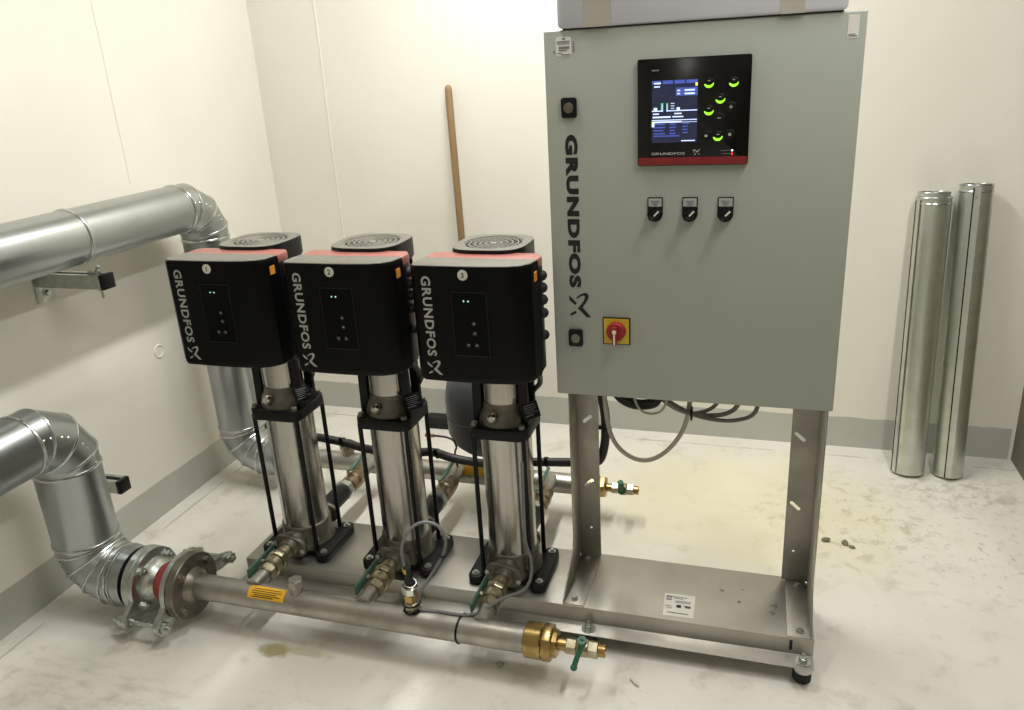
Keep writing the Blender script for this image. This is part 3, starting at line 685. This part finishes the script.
def end_valve(x0, y, z, lab, k, lever_dir):
    t = thing('drain_valve', (x0, y, z), lab, 'valve', 'drain valves at the manifold ends')
    B().lathe((x0, y, z), X, [(0, .014*k), (.030*k, .014*k)], 16).build('nipple', 'brass', t)
    B().lathe((x0+.022*k, y, z), X, [(0, .018*k), (.002, .020*k), (.024*k, .020*k), (.026*k, .018*k)], 6).build('hex_end', 'brass_pale', t)
    B().lathe((x0+.048*k, y, z), X, [(0, .017*k), (.006*k, .021*k), (.024*k, .021*k), (.030*k, .017*k)], 20).build('body', 'brass_pale', t)
    B().lathe((x0+.076*k, y, z), X, [(0, .018*k), (.002, .021*k), (.022*k, .021*k), (.024*k, .018*k)], 6).build('hex_nut', 'brass_pale', t)
    B().lathe((x0+.098*k, y, z), X, [(0, .015*k), (.018*k, .015*k), (.018*k, .010*k), (.012*k, .009*k), (.012*k, 0)], 18).build('outlet', 'brass', t)
    c = Vector((x0+.063*k, y, z)); e = Vector(lever_dir).normalized(); st = Vector((0, -.35, .94)) if e.z < 0 else Vector((0, -.94, .35))
    B().rod(c, c+st*.030*k, .008*k, n=12).build('stem', 'chrome', t)
    q = c+st*.030*k
    b = B(); b.tube([q-e*.006*k, q+e*.02*k, q+e*.045*k+st*.008*k, q+e*.070*k+st*.014*k], .0065*k, 10); b.sphere(tuple(q+e*.072*k+st*.014*k), .0085*k, 12); b.lathe(q-st*.006*k, st, [(0, .011*k), (.012*k, .011*k)], 14)
    if e.z > 0:
        b = B(); b.tube([q-e*.004*k, q+e*.016*k, q+e*.040*k], .0105*k, 12, 4); b.lathe(q-st*.008*k, st, [(0, .014*k), (.018*k, .014*k)], 14)
    b.build('lever', 'green_lever', t)
    return t
end_valve(.017, MY, MZ, 'brass drain valve with green lever at the front manifold end', 1.0, (-.2, -.36, -.9))

# ------------------------------------------------------------------ expansion joint
t = thing('expansion_joint', (-1.11, MY, MZ), 'red rubber expansion joint between two galvanised eared flanges', 'joint')
EARS = ((math.radians(207), .126, .26), (math.radians(349), .180, .15))
def ear_plate(x, dep):
    pts = []; n = 96
    for i in range(n):
        a = 2*PI*i/n; r = .0905
        for ea, reach, wa in EARS:
            da = math.atan2(math.sin(a-ea), math.cos(a-ea)); r = max(r, .0905+(reach+.021-.0905)*math.exp(-(da/wa)**4) if abs(da) < .6 else r)
        pts.append((r*math.cos(a), r*math.sin(a)))
    hs = [circle(q*math.cos(e), q*math.sin(e), .0120, 14) for e, q, _ in EARS]+[circle(0, 0, .045, 24)]
    return B().plate(pts, hs, (x, MY, MZ), Y, Z, X, dep)
ear_plate(-1.060, .016).build('right_plate', 'zinc_plate', t, .001)
ear_plate(-1.163, .014).build('left_plate', 'zinc_plate', t, .001)
B().lathe((-1.149, MY, MZ), X, [(0, .066), (.012, .066), (.026, .057), (.034, .051)], 36).build('left_collar', 'zinc_plate', t)
B().lathe((-1.126, MY, MZ), X, [(0, .042), (.012, .050), (.026, .059), (.038, .062), (.050, .060), (.062, .053), (.068, .048)], 40).build('bellows', 'red_rubber', t)
B().lathe((-1.044, MY, MZ), X, [(0, .088), (.004, .088)], 36).build('gasket', 'black_rubber', t)
b = B(); b.lathe((-1.185, MY, MZ), X, [(0, .0915), (.019, .0915), (.021, .089)], 44); fl = b.build('counter_flange', 'zinc_plate', t)
for e, q, _ in EARS:
    y, z = MY+q*math.cos(e), MZ+q*math.sin(e)
    b = B(); b.cyl((-1.205, y, z), (-1.022, y, z), .0062, n=12)
    for x in (-1.168, -1.055): b.lathe((x-.016 if x < -1.1 else x+.012, y, z), X, [(0, .0165), (.012, .0165)], 6)
    b.lathe((-1.149, y, z), X, [(0, .011), (.012, .0095)], 12)
    b.build('tie_rod', 'zinc_plate', t)
for k in range(4):
    a = math.radians(38+90*k); y, z = MY+.073*math.cos(a), MZ+.073*math.sin(a)
    hexbolt((-1.149, y, z), X, .0115, .012, 'bolt', 'zinc_plate', t, stud=.008)

# ------------------------------------------------------------------ clad ducts
DX = -1.363
def duct(py, z_top, y_from, lab, nseam, xend, DR, R1, R2):
    t = thing('clad_pipe', (DX, py, 0), lab, 'duct', 'clad pipes along the left wall')
    zt = z_top-R1; zb = (MZ if abs(py-MY) < .1 else BZ)+R2; R = R2
    B().cyl((DX, y_from, z_top), (DX, py-R1, z_top), DR, n=56).build('straight_section', 'galvanised', t)
    B().cyl((DX, py, zt), (DX, py, zb), DR, n=56).build('straight_section', 'galvanised', t)
    bead = B()
    def circ(c, tan, r):
        d, u, v = frame(tan, X if abs(Vector(tan).normalized().x) < .9 else Y)
        return [Vector(c)+(u*math.cos(2*PI*k/48)+v*math.sin(2*PI*k/48))*r for k in range(48)]
    def elbow(c0, e1, e2, n, R):    # centre of bend, radius directions at start and end
        e1, e2 = Vector(e1), Vector(e2); rings = []
        angs = [0]+[(i+.5)*90/n for i in range(n)]+[90]
        for a in angs:
            a = math.radians(a); rad = e1*math.cos(a)+e2*math.sin(a); tan = -e1*math.sin(a)+e2*math.cos(a)
            # mitre rings lie on the polygon: half gores at both ends
            rr = R/math.cos(math.radians(45/n)) if 0 < a < PI/2 else R
            rings.append((Vector(c0)+rad*rr, tan))
        ax = e1.cross(e2)
        for i in range(len(rings)-1):
            (ca, ta), (cb, tb) = rings[i], rings[i+1]; vs = []
            for c, tn in ((ca, ta), (cb, tb)):
                rad = (c-Vector(c0)).normalized()
                st = 1/math.cos(math.radians(45/n)) if c in (r[0] for r in rings[1:-1]) else 1
                vs += [c+rad*(DR*math.cos(2*PI*k/48)*st)+ax*(DR*math.sin(2*PI*k/48)) for k in range(48)]
            B().add(vs, [(k, (k+1) % 48, 48+(k+1) % 48, 48+k) for k in range(48)]).build('elbow_segment', 'galvanised', t)
            mid = (ca+cb)/2; rad = (mid-Vector(c0)).normalized(); tn = (ta+tb).normalized()
            for sgn in (-1, 1):
                for s in (1, -1):
                    p = mid+(ax*s*.97+rad*.20*sgn*.0+rad*.24)*DR+tn*sgn*.010
                    nn = (ax*s*.97+rad*.24).normalized()
                    B().lathe(p-nn*.001, nn, [(0, .0042), (.002, .0038), (.0034, .002)], 8).build('rivet', 'galvanised_bead', t)
        for i, (c, tn) in enumerate(rings):
            B().ring(c, tn, DR/ (1 if i in (0, len(rings)-1) else 1)+.0008, .0032, 48, 8, 1.3).build('seam_bead', 'galvanised_bead', t)
    elbow((DX, py-R1, z_top-R1), (0, 0, 1), (0, 1, 0), 3, R1)
    elbow((DX+R2, py, zb), (-1, 0, 0), (0, 0, -1), 4, R2)
    zz = MZ if abs(py-MY) < .1 else BZ
    B().lathe((DX+R, py, zz), X, [(0, DR), (xend-DX-R, DR), (xend-DX-R, DR-.006), (xend-DX-R-.012, DR-.006), (xend-DX-R-.012, .04)], 48).build('end_collar', 'galvanised', t)
    for xx in (DX+R+.012,): B().ring((xx, py, zz), X, DR+.0006, .0025, 48, 8).build('seam_bead', 'galvanised_bead', t)
    for ys in nseam:
        B().ring((DX, ys, z_top), Y, DR+.0008, .0034, 48, 8, 1.5).build('seam_bead', 'galvanised_bead', t)
    B().cyl((xend-.03, py, zz), (xend+.021, py, zz), .052, n=28).build('inner_pipe', 'black_iron', t)
    return t
BY, BZ, BR = .575, .122, .0255
duct(MY, .567, -1.5, 'lower clad pipe dropping to the front manifold', (), -1.204, .0845, .118, .112)
duct(BY, 1.047, -1.5, 'upper clad pipe along the left wall dropping behind the first pump', (.035,), -1.200, .0762, .115, .115)

# ------------------------------------------------------------------ wall brackets
def strut(y, z, x1, lab, clamp):
    t = thing('pipe_bracket', (XL, y, z), lab, 'bracket', 'strut brackets on the left wall')
    h = .020
    b = B(); prof = [(-h, h), (-h, -h), (h, -h), (h, h), (h-.012, h), (h-.012, h-.003), (h-.003, h-.003), (h-.003, -h+.003), (-h+.003, -h+.003), (-h+.003, h-.003), (-h+.012, h-.003), (-h+.012, h)]
    b.prism(prof, (XL+.004, y, z), Y, Z, X, x1-.012-XL-.004); b.build('rail', 'zinc_plate', t)
    B().box(x1-.014, x1, y-h-.001, y+h+.001, z-h-.001, z+h+.001).build('end_cap', 'black_plastic', t, .001)
    wp = B().plate([(y-.032, z-.065), (y+.032, z-.065), (y+.032, z+.04), (y-.032, z+.04)], [], (XL, 0, 0), Y, Z, X, .004).build('wall_plate', 'zinc_plate', t, .0006)
    hexbolt((XL+.004, y+.004, z-.042), X, .0095, .008, 'bolt', 'zinc_plate', wp)
    if clamp:
        b = B(); cx = DX+.045
        b.cyl((cx, y, z-h-.03), (cx, y, z+h+.016), .004, n=10); b.lathe((cx, y, z+h), Z, [(0, .009), (.007, .009)], 6); b.lathe((cx, y, z-h-.008), Z, [(0, .009), (.008, .009)], 6)
        b.build('threaded_bolt', 'zinc_plate', t)
        b = B(); b.tube([(cx-.03, y-.004, z+h+.002), (cx-.012, y, z+h+.003), (cx, y, z+h+.012), (cx+.008, y, z+h+.022)], .005, 8); b.build('hook', 'zinc_plate', t)
    return t
strut(.056, .922, -1.285, 'galvanised strut bracket carrying the upper clad pipe', True)
strut(.035, .280, -1.384, 'galvanised strut bracket behind the lower clad pipe', False)

# ------------------------------------------------------------------ discharge manifold (rear)
t = thing('discharge_manifold', (-.5, BY, BZ), 'thinner grey steel manifold pipe behind the pumps', 'pipe')
B().cyl((-1.150, BY, BZ), (-.048, BY, BZ), BR+.008, n=36).build('pipe', 'pipe_steel', t)
B().lathe((-.050, BY, BZ), X, [(0, .036), (.003, .040), (.024, .040), (.026, .036), (.030, .032)], 24).build('brass_cap', 'brass', t)
B().lathe((-.022, BY, BZ), X, [(0, .034), (.003, .037), (.020, .037), (.023, .033)], 6).build('hex_bushing', 'brass', t, .0008)
b = B(); n = 10; vs = []; fs = []
for i in range(n+1):
    a = math.radians(60+100*i/n)
    for x in (-.50, -.375): vs.append((x, BY+(BR+.0092)*math.cos(a), BZ+(BR+.0092)*math.sin(a)))
for i in range(n): fs.append((2*i, 2*i+1, 2*i+3, 2*i+2))
b.add(vs, fs).build('yellow_label', 'yellow_label', t)
B().lathe((-.93, BY, BZ+.02), Z, [(0, .022), (.03, .022), (.034, .028), (.055, .028), (.06, .02)], 8).build('side_port', 'brass_pale', t)
end_valve(-.002, BY, BZ, 'brass drain valve with green lever at the rear manifold end, beyond the stand', .92, (-.1, -.25, .95))
for n in (1, 2, 3):
    valve((AX[n]-.002, .228, .147), (AX[n]-.004, BY-.012, .138), 'brass isolation and check valve behind the %s pump' % nm[n], 'green_dull', 'isolation valves on the discharge side', back=True)

# pressure tank
t = thing('pressure_tank', (-.385, BY, BZ), 'dark grey rounded diaphragm pressure tank behind the third pump', 'tank')
B().lathe((-.385, BY, .222), Z, [(0, .03), (.006, .062), (.022, .095), (.05, .124), (.085, .138), (.20, .140), (.250, .132), (.290, .105), (.315, .06), (.322, .02), (.323, 0)], 44).build('shell', 'tank_paint', t)
B().ring((-.385, BY, .367), Z, .140, .0018, 44, 6).build('weld_bead', 'tank_paint', t)
B().cyl((-.385, BY, BZ+.028), (-.385, BY, .228), .014, n=18).build('connection', 'brass_pale', t)

# ------------------------------------------------------------------ pressure sensor
SXp = -.358
t = thing('pressure_sensor', (SXp, MY, MZ+MR), 'brass pressure sensor with black plug standing on the front manifold', 'sensor')
z0 = MZ+MR-.003
B().lathe((SXp, MY, z0), Z, [(0, .017), (.004, .019), (.026, .019), (.028, .016), (.036, .016)], 6).build('hex_base', 'brass_pale', t)
B().lathe((SXp, MY, z0+.034), Z, [(0, .019), (.018, .019), (.020, .017)], 6).build('hex_body', 'brass', t)
B().lathe((SXp, MY, z0+.052), Z, [(0, .016), (.004, .0205), (.022, .022), (.024, .020)], 8).build('connector_nut', 'chrome', t)
B().ring((SXp+.003, MY, z0+.083), Vector((.2, -.3, 1)), .014, .0018, 20, 6).build('locking_ring', 'chrome', t)
sp = B().lathe((SXp, MY+.002, z0+.076), Vector((-.08, 0, 1)), [(0, .0125), (.010, .0125), (.012, .0105), (.050, .0100), (.056, .005)], 18).build('plug', 'black_rubber', t)
B().lathe((SXp-.004, MY+.002, z0+.112), Vector((-.08, 0, 1)), [(0, .0104), (.013, .0104)], 18).build('marker_band', 'screen_yellow_paint' if False else 'yellow_plate', sp)
B().tube([(SXp-.010, MY+.002, z0+.128), (SXp-.016, MY+.01, .318), (SXp-.006, MY+.03, .352), (SXp+.02, MY+.05, .371), (-.300, MY+.06, .366), (-.275, MY+.055, .335), (-.282, MY+.05, .29), (-.315, MY+.035, .230), (-.337, MY+.012, .195), (-.340, MY-.002, .165), (-.330, MY+.000, .1525), (-.29, MY+.004, .151), (-.235, MY+.004, .151), (-.205, MY+.012, .150), (-.170, MY+.030, .160), (-.138, MY+.055, .176), (-.095, MY+.09, .180), (-.077, MY+.11, .205), (-.080, MY+.130, .250), (-.092, MY+.132, .300), (-.092, MY+.134, .40), (-.090, MY+.135, .52)], .0042, 8, 5).build('sensor_cable', 'grey_hose', t)
for p, d, R in (((SXp, MY, z0+.024), Z, .0215), ((SXp, MY, z0+.004), Z, .0205), ((-.285, MY+.049, .285), Vector((.3, .1, .6)), .0075)): B().ring(p, d, R, .002, 18, 6).build('cable_tie', 'black_plastic', t)

# ------------------------------------------------------------------ cables
t = thing('cable_harness', (-.3, .25, .36), 'thick dark cable bundle running behind the pumps up to the cabinet', 'cable')
pth = [(-0.99, 0.235, 0.423), (-0.88, 0.226, 0.406), (-0.8, 0.232, 0.396), (-0.738, 0.24, 0.384), (-0.66, 0.235, 0.373), (-0.556, 0.226, 0.37), (-0.5, 0.222, 0.38), (-0.44, 0.228, 0.386), (-0.39, 0.24, 0.367), (-0.33, 0.245, 0.357), (-0.26, 0.238, 0.36), (-0.183, 0.226, 0.38), (-0.12, 0.236, 0.382), (-0.06, 0.25, 0.38), (0.0, 0.262, 0.38), (0.04, 0.268, 0.385), (0.058, 0.266, 0.44), (0.062, 0.262, 0.52), (0.058, 0.24, 0.6), (0.07, 0.19, 0.702)]
B().tube(pth, .0125, 12, 5).build('cable_bundle', 'black_cable', t)
for x, y, z in ((-.735, .24, .384), (-.60, .229, .371), (-.425, .231, .381), (-.28, .240, .359), (-.10, .239, .382), (-.02, .258, .380)):
    b = B(); b.ring((x, y, z), X, .0135, .002, 18, 6); b.box(x-.004, x+.004, y-.018, y-.010, z+.004, z+.022); b.build('cable_tie', 'black_plastic', t)
b = B(); b.ring((.062, .264, .49), Z, .0145, .002, 18, 6); b.box(.042, .054, .258, .268, .486, .496); b.build('cable_tie', 'black_plastic', t)
tag(B().tube([(.081, .15, .699), (.083, .15, .62), (.094, .15, .54), (.118, .15, .492), (.158, .15, .466), (.200, .15, .468), (.242, .15, .500), (.276, .15, .555), (.291, .15, .62), (.294, .15, .699)], .0058, 12).build('cable_loop', 'grey_cable'), 'pale grey cable hanging in a deep loop under the cabinet', 'cable')
t = thing('wire_bunch', (.18, .11, .66), 'dark bunch of wires under the cabinet with loose thin ends', 'cable')
b = B()
for k in range(7):
    o = Vector((0, random.uniform(-.012, .012), random.uniform(-.006, .006)))
    b.tube([Vector(p)+o for p in ((.10, .12, .699), (.120, .12, .655), (.155, .12, .634), (.195, .12, .634), (.222, .12, .650), (.235, .12, .699))], .0058, 7)
stuff(b.build('coiled_wires', 'black_cable', t))
B().tube([(.155, .10, .69), (.175, .10, .632), (.205, .10, .618), (.235, .10, .635), (.25, .10, .699)], .003, 7).build('thin_wire', 'grey_cable', t)
for pts, r in (([(.20, .14, .665), (.235, .14, .634), (.275, .14, .613), (.33, .14, .606), (.378, .14, .614), (.405, .14, .640), (.412, .14, .699)], .0058),
               ([(.21, .13, .668), (.24, .13, .640), (.285, .13, .615), (.35, .13, .601), (.405, .13, .604), (.445, .13, .628), (.455, .13, .699)], .0052),
               ([(.21, .15, .664), (.24, .15, .634), (.285, .15, .609), (.31, .15, .606), (.345, .15, .622), (.362, .15, .65), (.368, .15, .699)], .005)):
    B().tube(pts, r, 8).build('grey_wire', 'dark_grey_cable', t)
B().ring((.298, .14, .608), X, .016, .0024, 18, 6).build('cable_tie', 'black_plastic', t)
t = thing('level_sensor_lead', (-.41, .40, .35), 'thin black lead with brass tip hanging beside the pressure tank', 'cable')
B().tube([(-.525, .42, .337), (-.50, .42, .337), (-.475, .42, .335), (-.454, .42, .326), (-.446, .42, .305), (-.455, .43, .285), (-.475, .47, .245), (-.495, .52, .195), (-.505, .56, .150)], .0034, 8).build('lead', 'black_cable', t)
B().cyl((-.548, .42, .337), (-.520, .42, .337), .006, n=12).build('tip', 'brass', t)

# ------------------------------------------------------------------ broom, tubes, litter
t = thing('broom', (-.64, 1.08, 0), 'broom with a long wooden handle leaning on the back wall', 'broom')
B().lathe((-.648, 1.142, .046), Vector((-.702, 1.239, 1.374))-Vector((-.648, 1.142, .046)), [(0, .0135), (1.313, .0135), (1.326, .011), (1.332, .005)], 20).build('handle', 'wood', t)
B().box(-.876, -.43, 1.115, 1.17, .022, .050).build('head', 'black_rubber', t, .005)
b = B()
for i in range(60):
    for j in range(3):
        x = -.868+i*.0073; y = 1.122+j*.020
        b.prism([(-.0028, -.006), (.0028, -.006), (.0028, .006), (-.0028, .006)], (x+random.uniform(-.001, .001), y, 0), X, Y, Z, .024)
stuff(b.build('bristles', 'black_rubber', t))

def jacket(x, y, r, top, L, lab, seam, nested):
    ex = Vector(top)-Vector((x, y, 0)); d = ex.normalized(); s, u, v = frame(d, -Y)
    t = thing('metal_jacket', (x, y, 0), lab, 'tube', 'sheet metal jackets leaning on the back wall')
    o = Vector((x, y, 0))+d*.004*0
    off = r*math.sqrt(max(0, 1-d.z**2))+.0005
    o = Vector((x, y, off))
    b = B(); n = 60; prof = [(0, r-.002), (0, r), (L, r), (L, r-.0012), (0.004, r-.0014)]
    b.lathe(o, d, prof, n); b.build('shell', 'galvanised_dull', t)
    sa = math.radians(seam); e = u*math.cos(sa)+v*math.sin(sa)
    tt = Vector((-e.y, e.x, 0))
    tg = d.cross(e)
    b = B(); b.prism([(r-.0015, -.0018), (r+.0045, -.0018), (r+.0045, .0018), (r-.0015, .0018)], o+d*.002, e, tg, d, L-.012); b.build('edge_seam', 'black_iron', t)
    b = B(); b.prism([(r-.001, .002), (r+.0035, .002), (r+.002, .020), (r-.001, .020)], o+d*.002, e, tg, d, L-.010); b.build('folded_lip', 'galvanised_dull', t)
    B().ring(o+d*(L-.002), d, r, .0022, 48, 6).build('rim', 'galvanised_bead', t)
    B().ring(o+d*(L-.022), d, r, .0024, 48, 6, 1.6).build('swage', 'galvanised_bead', t)
    if nested:
        b = B(); b.lathe(o+d*.02, d, [(0, r*.90), (L-.005, r*.90), (L-.005, r*.90-.0015), (.01, r*.90-.0015)], 48); b.build('inner_shell', 'galvanised_dull', t)
        B().ring(o+d*(L+.014), d, r*.90, .002, 48, 6).build('inner_rim', 'galvanised_bead', t)
    else:
        b = B()
        for q in (0, 1, 2):
            p = o+d*(L-.04-q*.014)+(u*math.cos(sa+.15+q*.14)+v*math.sin(sa+.15+q*.14))*r
            nn = (p-o-d*((p-o).dot(d))).normalized(); b.lathe(p, nn, [(0, .0042), (.004, .003)], 10)
        b.build('rivet', 'chrome', t)
jacket(.980, 1.095, .054, (.978, 1.196, .965), .955, 'shorter galvanised sheet metal tube leaning left of the other', -72, True)
jacket(1.108, 1.100, .049, (1.098, 1.198, 1.0), .995, 'taller galvanised sheet metal tube leaning right of the other', -20, False)

def pebble(x, y, r, m, lab, name='pebble', cat='pebble', grp=None, st=1.):
    b = B(); b.sphere((0, 0, 0), r, 10, .6)
    for v in b.v: v *= random.uniform(.8, 1.15); v.x *= st
    a = random.uniform(0, 3); ca, sa = math.cos(a), math.sin(a)
    b.v = [Vector((x+v.x*ca-v.y*sa, y+v.x*sa+v.y*ca, v.z+r*.5)) for v in b.v]
    return tag(b.build(name, m), lab, cat, grp)
for x, y, r, w_ in ((.678, .595, .010, 'left'), (.732, .590, .010, 'middle'), (.750, .573, .007, 'right')):
    pebble(x, y, r, 'pebble', 'small brownish pebble on the floor behind the stand, %s of three' % w_, grp='pebbles on the floor', st=1.5)
b = B(); b.rod((.186, -.108, .005), (.203, -.125, .005), .005, n=12); b.cyl((.203, -.125, .005), (.208, -.130, .005), .0025, n=8)
tag(b.build('wall_anchor', 'white_label'), 'small white plastic wall anchor lying on the floor before the frame', 'anchor')
b = B(); b.ring((-.143, -.134, .0012), Z, .0085, .0022, 20, 6); tag(b.build('washer', 'zinc_plate'), 'small steel washer lying on the floor under the front manifold', 'washer')
